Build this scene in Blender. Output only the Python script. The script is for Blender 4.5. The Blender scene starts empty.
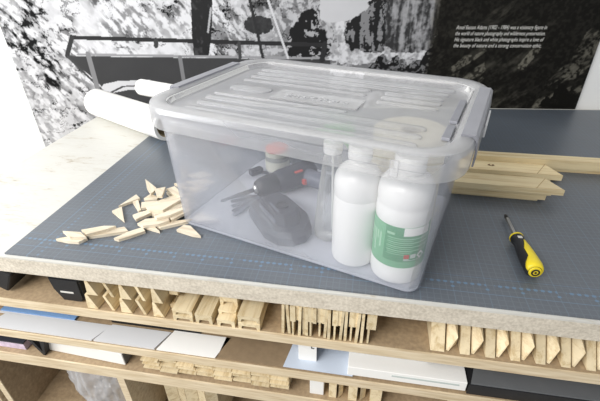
import bpy, bmesh, math, random
import numpy as np
from mathutils import Vector, Matrix

# ------------------------------------------------------------------ camera
# world frame: x runs along the bench front, y into the bench, z = 0 is the bench top
FPX, PITCH, ROLL, YAW, CH = 401.0, 0.556, -0.013, math.radians(9.9), 0.437
def _rz(v):
    c, s = math.cos(YAW), math.sin(YAW)
    return Vector((c*v[0]-s*v[1], s*v[0]+c*v[1], v[2]))
_F = Vector((0, math.cos(PITCH), -math.sin(PITCH))); _R = Vector((1, 0, 0)); _U = _R.cross(_F)
CR = _rz(math.cos(ROLL)*_R + math.sin(ROLL)*_U)
CU = _rz(-math.sin(ROLL)*_R + math.cos(ROLL)*_U)
CF = _rz(_F)
CAM = Vector((0, -0.44, CH))
scene = bpy.context.scene
COL = scene.collection
cd = bpy.data.cameras.new('camera'); cam = bpy.data.objects.new('camera', cd); COL.objects.link(cam)
cd.sensor_width = 36; cd.lens = 36*FPX/600; cd.clip_start = 0.01; cd.clip_end = 60
M = Matrix((CR, CU, -CF)).transposed().to_4x4(); M.translation = CAM
cam.matrix_world = M
scene.camera = cam

# ------------------------------------------------------------------ light and exposure
scene.view_settings.view_transform = 'Standard'
scene.view_settings.look = 'None'
scene.view_settings.gamma = 1
scene.view_settings.use_curve_mapping = False
scene.view_settings.exposure = 0.15
w = bpy.data.worlds.new('world'); scene.world = w; w.use_nodes = True
w.node_tree.nodes['Background'].inputs[0].default_value = (0.93, 0.96, 1.0, 1)
w.node_tree.nodes['Background'].inputs[1].default_value = 0.42
def area(name, loc, target, sx, sy, power, col):
    l = bpy.data.lights.new(name, 'AREA'); l.shape = 'RECTANGLE'; l.size = sx; l.size_y = sy
    l.energy = power; l.color = col
    o = bpy.data.objects.new(name, l); COL.objects.link(o); o.location = loc
    o.rotation_euler = (Vector(target)-Vector(loc)).to_track_quat('-Z', 'Y').to_euler()
    return o
area('window_daylight', (-1.93, -0.55, 0.72), (0.0, 0.12, 0.0), 1.1, 0.95, 27, (0.97, 0.985, 1.0))
area('front_fill_light', (-1.0, -1.3, 1.35), (-0.2, 0.1, 0.0), 1.1, 0.5, 36, (1.0, 0.975, 0.94))  # added fill from an unseen source, brightens tub front, slab edge and shelves
scene.cycles.transparent_max_bounces = 40
scene.cycles.max_bounces = 12

# ------------------------------------------------------------------ placement helpers (photo pixel -> point on a plane)
def ray(x, y): return CF*FPX + CR*(x-300) - CU*(y-200.5)
def onz(x, y, z=0.0):
    d = ray(x, y); return CAM + d*((z-CAM.z)/d.z)
def ony(x, y, Y=0.0):
    d = ray(x, y); return CAM + d*((Y-CAM.y)/d.y)
WN = Vector((-0.097, 1, 0)); WP = Vector((0.395, 0.912, 0))
def onwall(x, y):
    d = ray(x, y); return CAM + d*((WP-CAM).dot(WN)/d.dot(WN))
def wally(x): return 0.938 + 0.097*(x-0.663)

# ------------------------------------------------------------------ object helpers
def link(o, parent=None):
    COL.objects.link(o)
    if parent: o.parent = parent
    return o
def obj(name, bm, mat, parent=None, smooth=False, loc=None, rot=None):
    bmesh.ops.recalc_face_normals(bm, faces=bm.faces)
    me = bpy.data.meshes.new(name); bm.to_mesh(me); bm.free()
    me.materials.append(mat)
    if smooth:
        for p in me.polygons: p.use_smooth = True
        me.set_sharp_from_angle(angle=math.radians(38))
    o = link(bpy.data.objects.new(name, me), parent)
    if loc is not None: o.location = loc
    if rot is not None: o.rotation_euler = rot
    return o
def tag(o, label, cat, group=None):
    o['label'] = label; o['category'] = cat
    if group: o['group'] = group
    return o
def thing(name, label, cat, loc=(0, 0, 0), rot=(0, 0, 0), group=None):
    o = link(bpy.data.objects.new(name, None)); o.location = loc; o.rotation_euler = rot
    o.empty_display_size = 0.02
    return tag(o, label, cat, group)
def struct(o): o['kind'] = 'structure'; return o
def NB(): return bmesh.new()
def prism(bm, poly, z0, z1, mtx=None):
    a = [bm.verts.new((p[0], p[1], z0)) for p in poly]; b = [bm.verts.new((p[0], p[1], z1)) for p in poly]
    n = len(poly); bm.faces.new(a[::-1]); bm.faces.new(b)
    for i in range(n): bm.faces.new((a[i], a[(i+1) % n], b[(i+1) % n], b[i]))
    if mtx is not None: bmesh.ops.transform(bm, matrix=mtx, verts=a+b)
    return a+b
def bx(bm, x0, x1, y0, y1, z0, z1, mtx=None, bev=0):
    vs = prism(bm, [(x0, y0), (x1, y0), (x1, y1), (x0, y1)], z0, z1, None)
    if bev:
        es = list({e for v in vs for e in v.link_edges})
        r = bmesh.ops.bevel(bm, geom=es, offset=bev, segments=2, affect='EDGES', profile=0.5)
        vs = list(set([v for v in vs if v.is_valid] + list(r['verts'])))
    if mtx is not None: bmesh.ops.transform(bm, matrix=mtx, verts=vs)
    return vs
def loft(bm, rings, cap0=True, cap1=True, closed=True):
    R = [[bm.verts.new(p) for p in r] for r in rings]; n = len(R[0])
    for a, b in zip(R, R[1:]):
        for i in range(n if closed else n-1): bm.faces.new((a[i], a[(i+1) % n], b[(i+1) % n], b[i]))
    if cap0: bm.faces.new(R[0][::-1])
    if cap1: bm.faces.new(R[-1])
    return [v for r in R for v in r]
def lathe(bm, prof, seg=32, mtx=None, cap0=True, cap1=True):
    rings = [[(r*math.cos(2*math.pi*i/seg), r*math.sin(2*math.pi*i/seg), z) for i in range(seg)] for r, z in prof]
    vs = loft(bm, rings, cap0, cap1)
    if mtx is not None: bmesh.ops.transform(bm, matrix=mtx, verts=vs)
    return vs
def rrect(hx, hy, r, z, n=6):
    pts = []
    for cx, cy, a0 in ((hx-r, hy-r, 0), (-hx+r, hy-r, 90), (-hx+r, -hy+r, 180), (hx-r, -hy+r, 270)):
        for i in range(n+1):
            a = math.radians(a0+90*i/n); pts.append((cx+r*math.cos(a), cy+r*math.sin(a), z))
    return pts
def frame_of(d, up=Vector((0, 0, 1))):
    d = Vector(d).normalized()
    if abs(d.dot(up)) > .98: up = Vector((0, 1, 0))
    s = d.cross(up).normalized(); return s, s.cross(d)
def tube(bm, pts, r, seg=10, caps=True):
    pts = [Vector(p) for p in pts]; rings = []
    for i, p in enumerate(pts):
        d = pts[min(i+1, len(pts)-1)]-pts[max(i-1, 0)]; s, u = frame_of(d)
        rr = r[i] if isinstance(r, (list, tuple)) else r
        rings.append([p+s*rr*math.cos(2*math.pi*k/seg)+u*rr*math.sin(2*math.pi*k/seg) for k in range(seg)])
    return loft(bm, rings, caps, caps)
def spline(pts, n=8):
    P = [Vector(p) for p in pts]; P = [P[0]]+P+[P[-1]]; out = []
    for i in range(1, len(P)-2):
        for k in range(n):
            t = k/n; a, b, c, d = P[i-1:i+3]
            out.append(.5*((2*b)+(c-a)*t+(2*a-5*b+4*c-d)*t*t+(3*b-a-3*c+d)*t**3))
    return out+[P[-2]]
def zto(d, p=(0, 0, 0)):            # matrix taking +z onto direction d, origin onto p
    return Matrix.Translation(Vector(p)) @ Vector(d).to_track_quat('Z', 'Y').to_matrix().to_4x4()

# ------------------------------------------------------------------ materials
class NT:
    def __init__(s, name):
        s.m = bpy.data.materials.new(name); s.m.use_nodes = True; s.t = s.m.node_tree; s.n = s.t.nodes
        s.b = s.n['Principled BSDF']; s.out = s.n['Material Output']
    def add(s, typ, **kw):
        n = s.n.new(typ)
        for k, v in kw.items(): setattr(n, k, v)
        return n
    def l(s, a, b): s.t.links.new(a, b)
    def set(s, sock, v):
        if isinstance(v, bpy.types.NodeSocket): s.l(v, sock)
        else: sock.default_value = v
    def math(s, op, a, b=0.0, c=None):
        n = s.add('ShaderNodeMath', operation=op); s.set(n.inputs[0], a); s.set(n.inputs[1], b)
        if c is not None: s.set(n.inputs[2], c)
        return n.outputs[0]
    def coord(s, scale=(1, 1, 1), rot=(0, 0, 0), out='Object', shift=None):
        tc = s.add('ShaderNodeTexCoord'); mp = s.add('ShaderNodeMapping')
        mp.inputs['Scale'].default_value = scale; mp.inputs['Rotation'].default_value = rot
        s.l(tc.outputs[out], mp.inputs['Vector'])
        if shift is not None: s.l(shift, mp.inputs['Location'])
        return mp.outputs[0]
    def noise(s, vec, scale, detail=3, rough=.55, dist=0):
        n = s.add('ShaderNodeTexNoise'); n.inputs['Scale'].default_value = scale; n.inputs['Detail'].default_value = detail
        n.inputs['Roughness'].default_value = rough; n.inputs['Distortion'].default_value = dist
        s.l(vec, n.inputs['Vector']); return n.outputs['Fac']
    def ramp(s, fac, stops):
        n = s.add('ShaderNodeValToRGB'); e = n.color_ramp.elements
        while len(e) < len(stops): e.new(.5)
        for k, (p, c) in enumerate(stops): e[k].position = p; e[k].color = tuple(c)+(1,) if len(c) == 3 else c
        s.l(fac, n.inputs[0]); return n.outputs[0]
    def mix(s, f, a, b, mode='MIX'):
        n = s.add('ShaderNodeMix', data_type='RGBA', blend_type=mode); s.set(n.inputs['Factor'], f)
        for k, v in ((6, a), (7, b)):
            s.set(n.inputs[k], v if isinstance(v, bpy.types.NodeSocket) else tuple(v)+(1,))
        return n.outputs[2]
    def bump(s, h, st=.2, d=.002):
        n = s.add('ShaderNodeBump'); n.inputs['Strength'].default_value = st; n.inputs['Distance'].default_value = d
        s.l(h, n.inputs['Height']); s.l(n.outputs[0], s.b.inputs['Normal'])
    def p(s, col=None, rough=.5, metal=0, spec=None):
        if col is not None: s.set(s.b.inputs['Base Color'], col if isinstance(col, bpy.types.NodeSocket) else tuple(col)+(1,))
        s.set(s.b.inputs['Roughness'], rough); s.b.inputs['Metallic'].default_value = metal
        if spec is not None: s.b.inputs['Specular IOR Level'].default_value = spec
        return s.m
def S(r, g, b):                     # sRGB 0-255 -> linear
    f = lambda c: (c/255/12.92 if c <= 10 else ((c/255+.055)/1.055)**2.4)
    return (f(r), f(g), f(b))
def plain(name, col, rough=.5, metal=0, var=.06, scale=30):
    t = NT(name); n = t.noise(t.coord(), scale)
    a = tuple(max(0, c*(1-var)) for c in col); b = tuple(min(1, c*(1+var)) for c in col)
    return t.p(t.ramp(n, [(.3, a), (.7, b)]), rough, metal)
def wood(name, light, dark, axis=1, ring=55, var=.25, rough=.6):
    t = NT(name); oi = t.add('ShaderNodeObjectInfo')
    sc = [ring, ring, ring]; sc[axis] = ring*.06
    cx = t.add('ShaderNodeCombineXYZ')
    for k in range(3): t.l(t.math('MULTIPLY', oi.outputs['Random'], 37.0+k*11), cx.inputs[k])
    v = t.coord(tuple(sc), shift=cx.outputs[0])
    n = t.noise(v, 1.6, 4, .6, .6); f = t.noise(v, 9, 2)
    g = t.math('ADD', t.math('MULTIPLY', n, .8), t.math('MULTIPLY', f, .2))
    c = t.ramp(g, [(.36, dark), (.52, light), (.68, tuple(min(1, x*1.06) for x in light))])
    hsv = t.add('ShaderNodeHueSaturation'); t.l(c, hsv.inputs['Color'])
    t.l(t.math('ADD', t.math('MULTIPLY', oi.outputs['Random'], var), 1-var*.6), hsv.inputs['Value'])
    t.bump(g, .08, .001)
    return t.p(hsv.outputs[0], rough)
def plastic_clear(name, tint, haze, hazecol, rough=.25, graze=1.1, trans=.35, gloss=.8):
    t = NT(name); t.n.remove(t.b)
    tr = t.add('ShaderNodeBsdfTransparent'); tr.inputs[0].default_value = tuple(tint)+(1,)
    df = t.add('ShaderNodeBsdfDiffuse'); df.inputs[0].default_value = tuple(hazecol)+(1,)
    tl = t.add('ShaderNodeBsdfTranslucent'); tl.inputs[0].default_value = tuple(hazecol)+(1,)
    m1 = t.add('ShaderNodeMixShader'); m1.inputs[0].default_value = trans; t.l(df.outputs[0], m1.inputs[1]); t.l(tl.outputs[0], m1.inputs[2])
    lw = t.add('ShaderNodeLayerWeight'); lw.inputs['Blend'].default_value = .35
    m2 = t.add('ShaderNodeMixShader')
    n = t.noise(t.coord(), 14, 2)
    fac = t.math('MULTIPLY', t.math('ADD', haze*.75, t.math('MULTIPLY', lw.outputs['Facing'], haze*graze)), t.math('ADD', .8, t.math('MULTIPLY', n, .4)))
    t.l(fac, m2.inputs[0]); t.l(tr.outputs[0], m2.inputs[1]); t.l(m1.outputs[0], m2.inputs[2])
    gl = t.add('ShaderNodeBsdfGlossy'); gl.inputs['Roughness'].default_value = rough
    fr = t.add('ShaderNodeFresnel'); fr.inputs[0].default_value = 1.35
    m3 = t.add('ShaderNodeMixShader'); t.l(t.math('MULTIPLY', fr.outputs[0], gloss), m3.inputs[0]); t.l(m2.outputs[0], m3.inputs[1]); t.l(gl.outputs[0], m3.inputs[2])
    t.l(m3.outputs[0], t.out.inputs[0]); return t.m

MAT = {}
MAT['pine'] = wood('pine', S(226, 209, 173), S(200, 177, 134))
MAT['pine_x'] = wood('pine_x', S(232, 214, 172), S(212, 186, 138), axis=0)
MAT['key_wood'] = wood('key_wood', S(226, 214, 192), S(206, 190, 164), axis=0, ring=80, var=.14)
def shelfmat():
    t = NT('shelf_board'); n = t.noise(t.coord((1, 6, 6)), 9, 4); f = t.noise(t.coord(), 140, 2)
    c = t.mix(.3, t.ramp(n, [(.3, S(148, 128, 101)), (.7, S(174, 152, 122))]), t.ramp(f, [(.35, S(130, 106, 78)), (.65, S(190, 164, 128))]))
    return t.p(c, .7)
MAT['shelf'] = shelfmat()
def edgemat():
    t = NT('shelf_edge'); n = t.noise(t.coord((1, 8, 14)), 14, 4)
    return t.p(t.ramp(n, [(.3, S(196, 174, 140)), (.5, S(216, 198, 166)), (.7, S(228, 212, 184))]), .65)
MAT['edge'] = edgemat()
def slabmat():
    t = NT('chipboard_edge'); n = t.noise(t.coord((1, 1, 2)), 26, 5, .7); f = t.noise(t.coord(), 220, 2)
    c = t.mix(.35, t.ramp(n, [(.3, S(176, 167, 151)), (.5, S(204, 195, 178)), (.7, S(220, 211, 194))]), t.ramp(f, [(.35, S(176, 166, 150)), (.65, S(238, 230, 216))]))
    return t.p(c, .75)
MAT['slab'] = slabmat()
def topmat():
    t = NT('worn_white_top'); a = t.noise(t.coord((9, 40, 1)), 3.2, 5, .65, 1.2); b = t.noise(t.coord((3, 9, 1)), 2.6, 3, .6)
    m = t.math('MULTIPLY', a, b)
    c = t.ramp(m, [(.11, S(156, 142, 120)), (.15, S(196, 190, 178)), (.20, S(206, 204, 197)), (.5, S(213, 212, 206))])
    t.bump(a, .05, .001); return t.p(c, .45)
MAT['top'] = topmat()
def matmat():
    t = NT('cutting_mat'); tc = t.add('ShaderNodeTexCoord'); sp = t.add('ShaderNodeSeparateXYZ'); t.l(tc.outputs['Object'], sp.inputs[0])
    X, Y = sp.outputs[0], sp.outputs[1]
    def line(c, step, wd):         # 1 on lines every `step`
        f = t.math('FRACT', t.math('ADD', t.math('DIVIDE', c, step), 500.0))
        d = t.math('ABSOLUTE', t.math('SUBTRACT', f, .5)); return t.math('GREATER_THAN', d, .5-wd/step/2)
    g1 = t.math('MAXIMUM', line(X, .01, .0013), line(Y, .01, .0013))
    g5 = t.math('MAXIMUM', line(X, .05, .0016), line(Y, .05, .0016))
    def band(c, a, b): return t.math('MULTIPLY', t.math('GREATER_THAN', c, a), t.math('LESS_THAN', c, b))
    dash = t.math('MULTIPLY', band(Y, .047, .0515), line(X, .01, .0055))
    dash = t.math('MULTIPLY', dash, t.math('GREATER_THAN', t.math('FRACT', t.math('ADD', t.math('DIVIDE', X, .10), 50.0)), .12))
    rule = t.math('MAXIMUM', band(Y, .0295, .0308), t.math('MAXIMUM', band(Y, .0645, .0655), band(X, -.552, -.5505)))
    rule = t.math('MAXIMUM', rule, t.math('MULTIPLY', band(X, -.535, -.531), line(Y, .01, .005)))
    num = t.math('MULTIPLY', band(Y, .038, .042), line(X, .05, .005))
    n = t.noise(t.coord(), 4, 4)
    base = t.ramp(n, [(.3, S(81, 87, 95)), (.7, S(93, 99, 107))])
    c = t.mix(t.math('MULTIPLY', g1, .5), base, S(104, 114, 122))
    c = t.mix(t.math('MULTIPLY', g5, .14), c, S(96, 132, 158))
    c = t.mix(t.math('MULTIPLY', t.math('MAXIMUM', dash, num), .4), c, S(96, 148, 190))
    c = t.mix(t.math('MULTIPLY', rule, .35), c, S(100, 140, 174))
    return t.p(c, .40, 0, .85)
MAT['mat'] = matmat()
MAT['white_wall'] = plain('white_wall', S(238, 238, 236), .8, 0, .02, 6)
MAT['floor'] = plain('floor_concrete', S(150, 146, 140), .8, 0, .12, 5)
MAT['paper'] = plain('white_paper', S(243, 242, 238), .6, 0, .015, 10)
MAT['card_core'] = plain('card_core', S(176, 160, 128), .8, 0, .08, 60)
MAT['box'] = plastic_clear('clear_tub_plastic', (.999, .999, 1), .075, S(240, 243, 255), .2, 3.6, .5, .5)
MAT['tub_floor'] = plastic_clear('tub_floor_bright_haze', (.995, .995, 1), .88, S(243, 246, 255), .3, .2, .3, .5)  # extra white haze paints in the brighter light on the level floor
MAT['lid'] = plastic_clear('frosted_lid_plastic', (.996, .997, .998), .25, S(252, 252, 254), .2, 1.9, .45, .8)
MAT['latch'] = plastic_clear('grey_latch_plastic', (.86, .86, .9), .6, S(186, 187, 194), .3)
MAT['slot'] = plain('dark_grey_slot', S(136, 137, 144), .5)
MAT['white_plastic'] = plain('white_plastic', S(240, 240, 238), .35, 0, .015, 20)
MAT['clear_pet'] = plastic_clear('clear_bottle_plastic', (.96, .97, .97), .24, S(246, 248, 248), .15, 2.2, .5, .8)
MAT['green'] = plain('green_label', S(118, 178, 138), .5, 0, .05, 25)
MAT['green_dark'] = plain('deep_green_label', S(88, 152, 112), .5, 0, .05, 25)
MAT['green_pale'] = plain('pale_green_ink', S(164, 206, 176), .5)
MAT['green_cap'] = plain('green_cap', S(72, 170, 96), .4)
MAT['red'] = plain('red_plastic', S(196, 72, 60), .45)
MAT['grey_ink'] = plain('grey_ink', S(196, 204, 200), .5)
MAT['black'] = plain('black_plastic', S(30, 31, 34), .5, 0, .1, 40)
MAT['charcoal'] = plain('charcoal_plastic', S(46, 48, 57), .48, 0, .08, 40)
MAT['charcoal_lit'] = plain('pale_charcoal', S(96, 100, 112), .5, 0, .06, 40)  # paler charcoal copy; gives the charger rails their painted lit tone
MAT['steel'] = plain('steel', S(190, 190, 190), .28, 1, .04, 60)
MAT['dark_steel'] = plain('dark_steel', S(70, 72, 76), .38, .8, .05, 60)
MAT['yellow'] = plain('yellow_rubber', S(238, 214, 44), .42, 0, .04, 40)
MAT['beige'] = plain('beige_label', S(196, 196, 184), .5, 0, .05, 60)
MAT['jar'] = plain('grey_jar', S(150, 152, 148), .3, 0, .08, 60)
MAT['cream'] = plain('cream_paper', S(240, 232, 208), .75, 0, .03, 60)
MAT['blue_sheet'] = plain('blue_sheet', S(126, 164, 212), .5, 0, .03, 12)
MAT['sheet'] = plain('pale_sheet', S(208, 209, 211), .55, 0, .02, 12)
MAT['sheet_blue'] = plain('bluish_card', S(196, 206, 220), .55, 0, .02, 12)
MAT['mdf'] = plain('brown_board', S(140, 120, 94), .65, 0, .09, 70)
MAT['black_board'] = plain('black_board', S(34, 34, 36), .55, 0, .1, 30)
MAT['grey_board'] = plain('grey_board', S(104, 106, 108), .55, 0, .05, 30)
MAT['lilac'] = plain('lilac_paper', S(206, 190, 208), .55, 0, .2, 90)
MAT['joint'] = plain('joint_brown', S(176, 146, 100), .6)  # brown of the thin mitre joint line
MAT['knot'] = plain('pine_knot', S(116, 84, 50), .6)
MAT['text'] = plain('white_print', S(214, 212, 206), .5, 0, .01)
def bagmat():
    t = NT('bag_film'); t.n.remove(t.b)
    tr = t.add('ShaderNodeBsdfTransparent'); df = t.add('ShaderNodeBsdfDiffuse'); df.inputs[0].default_value = (.92, .93, .96, 1)
    gl = t.add('ShaderNodeBsdfGlossy'); gl.inputs['Roughness'].default_value = .15
    a = t.add('ShaderNodeMixShader'); a.inputs[0].default_value = .30; t.l(tr.outputs[0], a.inputs[1]); t.l(df.outputs[0], a.inputs[2])
    b = t.add('ShaderNodeMixShader'); b.inputs[0].default_value = .12; t.l(a.outputs[0], b.inputs[1]); t.l(gl.outputs[0], b.inputs[2])
    t.l(b.outputs[0], t.out.inputs[0]); return t.m
MAT['bag'] = bagmat()

# ------------------------------------------------------------------ the room
FZ = -0.9
def wall_slab(name, p0, p1, z0, z1, th, mat=MAT['white_wall']):
    p0, p1 = Vector(p0), Vector(p1); n = Vector((-(p1-p0).y, (p1-p0).x)).normalized()*th
    bm = NB(); prism(bm, [p0, p1, p1+n, p0+n], z0, z1); return struct(obj(name, bm, mat))
GAP = .006
wall_slab('wall_back', (-2.0, wally(-2.0)+GAP), (2.2, wally(2.2)+GAP), FZ, 1.9, .1)
bm = NB(); bx(bm, -2.1, 2.2, -2.4, wally(2.2)+.1, FZ-.05, FZ); struct(obj('floor', bm, MAT['floor']))
# left wall with the window the daylight comes through
bm = NB(); y0, y1, wz0, wz1 = -1.12, .02, .2, 1.25; yb = wally(-2)+.006
bx(bm, -2.1, -2.0, -2.4, y0, FZ, 1.9); bx(bm, -2.1, -2.0, y1, yb, FZ, 1.9)
bx(bm, -2.1, -2.0, y0, y1, FZ, wz0); bx(bm, -2.1, -2.0, y0, y1, wz1, 1.9)
struct(obj('wall_left', bm, MAT['white_wall']))
bm = NB()
for a, b, c, d in ((y0, y1, wz0, wz0+.04), (y0, y1, wz1-.04, wz1), (y0, y0+.04, wz0, wz1), (y1-.04, y1, wz0, wz1), (-.57, -.53, wz0, wz1)):
    bx(bm, -2.09, -2.03, a, b, c, d)
struct(obj('window_1', bm, MAT['white_plastic']))

def text_mesh(name, cu, parent):
    tmp = link(bpy.data.objects.new('tmp', cu)); bpy.context.view_layer.update()
    me = bpy.data.meshes.new_from_object(tmp.evaluated_get(bpy.context.evaluated_depsgraph_get())); me.name = name
    bpy.data.objects.remove(tmp); bpy.data.curves.remove(cu)
    return link(bpy.data.objects.new(name, me), parent)

# ------------------------------------------------------------------ poster on the back wall
poster = thing('landscape_poster', 'large monochrome print of rocks and pines hanging on the wall behind the bench', 'poster')
def value_noise(x, y, seed):
    r = np.random.RandomState(seed).rand(256, 256)
    xi, yi = np.floor(x).astype(int), np.floor(y).astype(int); fx, fy = x-xi, y-yi
    fx, fy = fx*fx*(3-2*fx), fy*fy*(3-2*fy)
    g = lambda a, b: r[a % 256, b % 256]
    return (g(xi, yi)*(1-fx)+g(xi+1, yi)*fx)*(1-fy)+(g(xi, yi+1)*(1-fx)+g(xi+1, yi+1)*fx)*fy
def fbm(x, y, seed, oct=4, gain=.55):
    s, a, t = 0, 1.0, 0
    for k in range(oct): s = s+a*value_noise(x*2**k, y*2**k, seed+k); t += a; a *= gain
    return s/t
PX0, PX1, PZ0, PZ1 = -1.171, .661, -.30, .42
NX, NZ = 860, 338
gx, gz = np.meshgrid(np.linspace(PX0, PX1, NX), np.linspace(PZ0, PZ1, NZ))
def W(x, y):                        # a mark on the print: (along the wall, height)
    p = onwall(x, y); return (p.x, p.z)
def inpoly(pts, jit=0):
    ex = gx+jit*(J1-.5); ez = gz+jit*(J2-.5)
    P = [W(*p) for p in pts]; c = np.zeros(gx.shape, bool)
    for (x0, z0), (x1, z1) in zip(P, P[1:]+P[:1]):
        hit = ((z0 > ez) != (z1 > ez)) & (ex < (x1-x0)*(ez-z0)/((z1-z0) or 1e-9)+x0); c ^= hit
    return c
xs_ = lambda x, y: W(x, y)[0]
def stroke(a, b, wd):
    a, b = np.array(W(*a)), np.array(W(*b)); d = b-a; L = d@d
    t = np.clip(((gx-a[0])*d[0]+(gz-a[1])*d[1])/L, 0, 1)
    return np.hypot(gx-a[0]-t*d[0], gz-a[1]-t*d[1]) < wd
def sm(a, b, v): t = np.clip((v-a)/(b-a), 0, 1); return t*t*(3-2*t)
J1, J2 = fbm(gx*45, gz*45, 91), fbm(gx*45+7, gz*45, 95)
# bright rock on the left: slanted streaks with dark cracks
ca, sa = math.cos(math.radians(-52)), math.sin(math.radians(-52))
ru, rv = gx*ca+gz*sa, -gx*sa+gz*ca
n1 = fbm(ru*22, rv*58, 3); n2 = fbm(ru*60, rv*120, 11); n3 = fbm(gx*9, gz*9, 21)
rock = .68-.44*sm(.47, .57, n1*.55+n2*.45)*(.15+.85*sm(.38, .56, n3))
rock -= .14*sm(.4, .7, fbm(ru*30, rv*30, 33))
rock -= .40*(np.abs(fbm(gx*12+n2*.6, gz*12, 31)-.5) < .011)
bush = sm(.48, .56, fbm(gx*60, gz*60, 35)*.5+n1*.5)*sm(xs_(75, 60), xs_(40, 60), gx)
rock -= .25*bush
# right of the rock: dark pines against snow
n4 = fbm(gx*60, gz*40, 41); n5 = fbm(gx*120, gz*120, 51); n6 = fbm(gx*90, gz*14, 61)
mixn = n4*.55+n5*.45
pines = .42-.40*sm(.42, .52, mixn)
xs = xs_
b = sm(xs(215, 40), xs(300, 40), gx+.12*(n3-.5)+.05*(n5-.5))
img = rock*(1-b)+(pines*.75+rock*.25)*b
darkt = inpoly([(286, 60), (290, 30), (300, 12), (310, 8), (318, 16), (324, 30), (330, 48), (326, 64)], .03)
img = np.where(darkt, np.where(mixn > .40, .015, .36), img)
sky = inpoly([(312, -120), (470, -120), (420, 0), (366, 8), (352, 19), (344, 23), (330, 25), (321, 18)], .012)
img = np.where(sky, .50+.1*n3, img)
snow = inpoly([(330, 24), (346, 22), (344, 34), (352, 48), (366, 52), (400, 53), (432, 49), (432, 58), (396, 60), (350, 64), (326, 60), (340, 46)], .02)
img = np.where(snow, .30+.34*sm(.35, .6, mixn), img)
tree = inpoly([(346, 26), (354, 18), (366, 8), (384, -14), (387, 20), (384, 46), (372, 52), (352, 50), (346, 36)], .03)
img = np.where(tree, np.where(n6*.4+mixn*.6 > .54, .22, .018), img)
cliff = inpoly([(384, 10), (400, -120), (470, -120), (440, 20), (430, 50), (400, 53), (384, 46)], .02)
img = np.where(cliff, .035+.30*sm(.38, .64, n6*.5+n5*.3+n4*.2), img)
low = inpoly([(364, 74), (374, 62), (382, 54), (388, 64), (397, 56), (404, 68), (420, 60), (426, 50), (440, 40), (445, 92), (364, 92)], .02)
img = np.where(low, np.where(n5*.7+n4*.3 > .54, .16, .012), img)
# the dark flank on the right, faint diagonal streaks
db = sm(xs(427, 40), xs(436, 40), gx+.02*(n5-.5))
cb, sb = math.cos(math.radians(38)), math.sin(math.radians(38))
du, dv = gx*cb+gz*sb, -gx*sb+gz*cb
n7 = fbm(du*9, dv*34, 71, 5, .65); n8 = fbm(gx*5, gz*5, 81)
flank = .007+.05*sm(.48, .78, n7)*sm(.3, .75, n8)*(.4+.9*n5)+.008*sm(.4, .7, n5)
lit = inpoly([(588, 30), (610, 20), (610, 80), (560, 100), (530, 110), (548, 80), (572, 58)])
flank = flank+np.where(lit, .09*sm(.42, .62, n7)*sm(.3, .6, n5), 0)
flank = flank+np.where(inpoly([(452, 60), (490, 50), (482, 84), (470, 92), (452, 74)], .03), .09*sm(.5, .68, n7)*sm(.35, .6, n5), 0)
flank = flank+np.where(stroke((522, 66), (536, 50), .012), .10*sm(.42, .6, n5), 0)
fir = inpoly([(538, 108), (548, 96), (552, 100), (562, 80), (568, 92), (572, 86), (576, 108)], .03)
flank = np.where(fir & (n5 > .34), .006, flank)
img = img*(1-db)+flank*db
# a dark cave, a long dark body with a rail, a standing leg and tripod legs
cx, cz = W(258, 25); img = np.where(((gx-cx)/.045)**2+((gz-cz)/.026)**2 < 1-.9*(n5-.5), .02+.04*n5, img)
body = inpoly([(66, 56), (330, 60), (330, 84), (330, 120), (150, 112), (110, 94), (88, 74)])
img = np.where(body, .045+.012*n3, img)
img = np.where(inpoly([(99, 90), (104, 84), (118, 81), (150, 80), (150, 84), (122, 86), (110, 92)]), .6, img)
img = np.where(inpoly([(112, 93), (124, 87), (150, 86), (150, 89), (128, 90)]), .6, img)
for a_, b_, wd, c_ in (((72, 37.5), (325, 45), .006, .028), ((72, 37), (67, 56), .007, .04), ((68, 57), (104, 92), .004, .06),
                      ((78, 54.5), (328, 58.5), .0036, .30), ((88, 54), (98, 90), .008, .22), ((180, 57), (184, 84), .006, .2),
                      ((156, 40), (156, 46), .007, .05), ((239, 43), (240, 58), .005, .06), ((325, 44), (322, 60), .008, .03),
                      ((243, -30), (263, 58), .0045, .03), ((268, 0), (288, 58), .0035, .6)):
    img = np.where(stroke(a_, b_, wd), c_, img)
leg = inpoly([(189, -60), (213, -60), (212, 30), (209, 55), (194, 55), (192, 36)])
img = np.where(leg, .020+.035*sm(.5, .7, n4), img)
img = np.where(stroke((211, 8), (208, 32), .003), .4, img)
img = np.clip(img, .004, .86)
rgb = np.stack([img*(1+.06*db), img*1.0, img*(1.03-.22*db), np.ones_like(img)], -1)
verts = np.stack([gx, wally(gx)-.0, gz], -1).reshape(-1, 3)
idx = np.arange(NX*NZ).reshape(NZ, NX)
faces = np.stack([idx[:-1, :-1], idx[:-1, 1:], idx[1:, 1:], idx[1:, :-1]], -1).reshape(-1, 4)
me = bpy.data.meshes.new('print')
me.vertices.add(len(verts)); me.vertices.foreach_set('co', verts.astype(np.float32).ravel())
me.loops.add(faces.size); me.loops.foreach_set('vertex_index', faces.astype(np.int32).ravel())
me.polygons.add(len(faces)); me.polygons.foreach_set('loop_start', (np.arange(len(faces))*4).astype(np.int32))
me.update(calc_edges=True); me.validate()
at_ = me.color_attributes.new('ink', 'FLOAT_COLOR', 'POINT'); at_.data.foreach_set('color', rgb.astype(np.float32).ravel())
t = NT('poster_print'); at2 = t.add('ShaderNodeAttribute', attribute_name='ink'); t.p(at2.outputs['Color'], .6, 0, .12)
me.materials.append(t.m); link(bpy.data.objects.new('print', me), poster)
bm = NB(); prism(bm, [(PX0, wally(PX0)+.0006), (PX1, wally(PX1)+.0006), (PX1, wally(PX1)+.004), (PX0, wally(PX0)+.004)], PZ0, PZ1)
obj('backing', bm, MAT['black_board'], poster)
wa = math.atan(.097)
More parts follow.
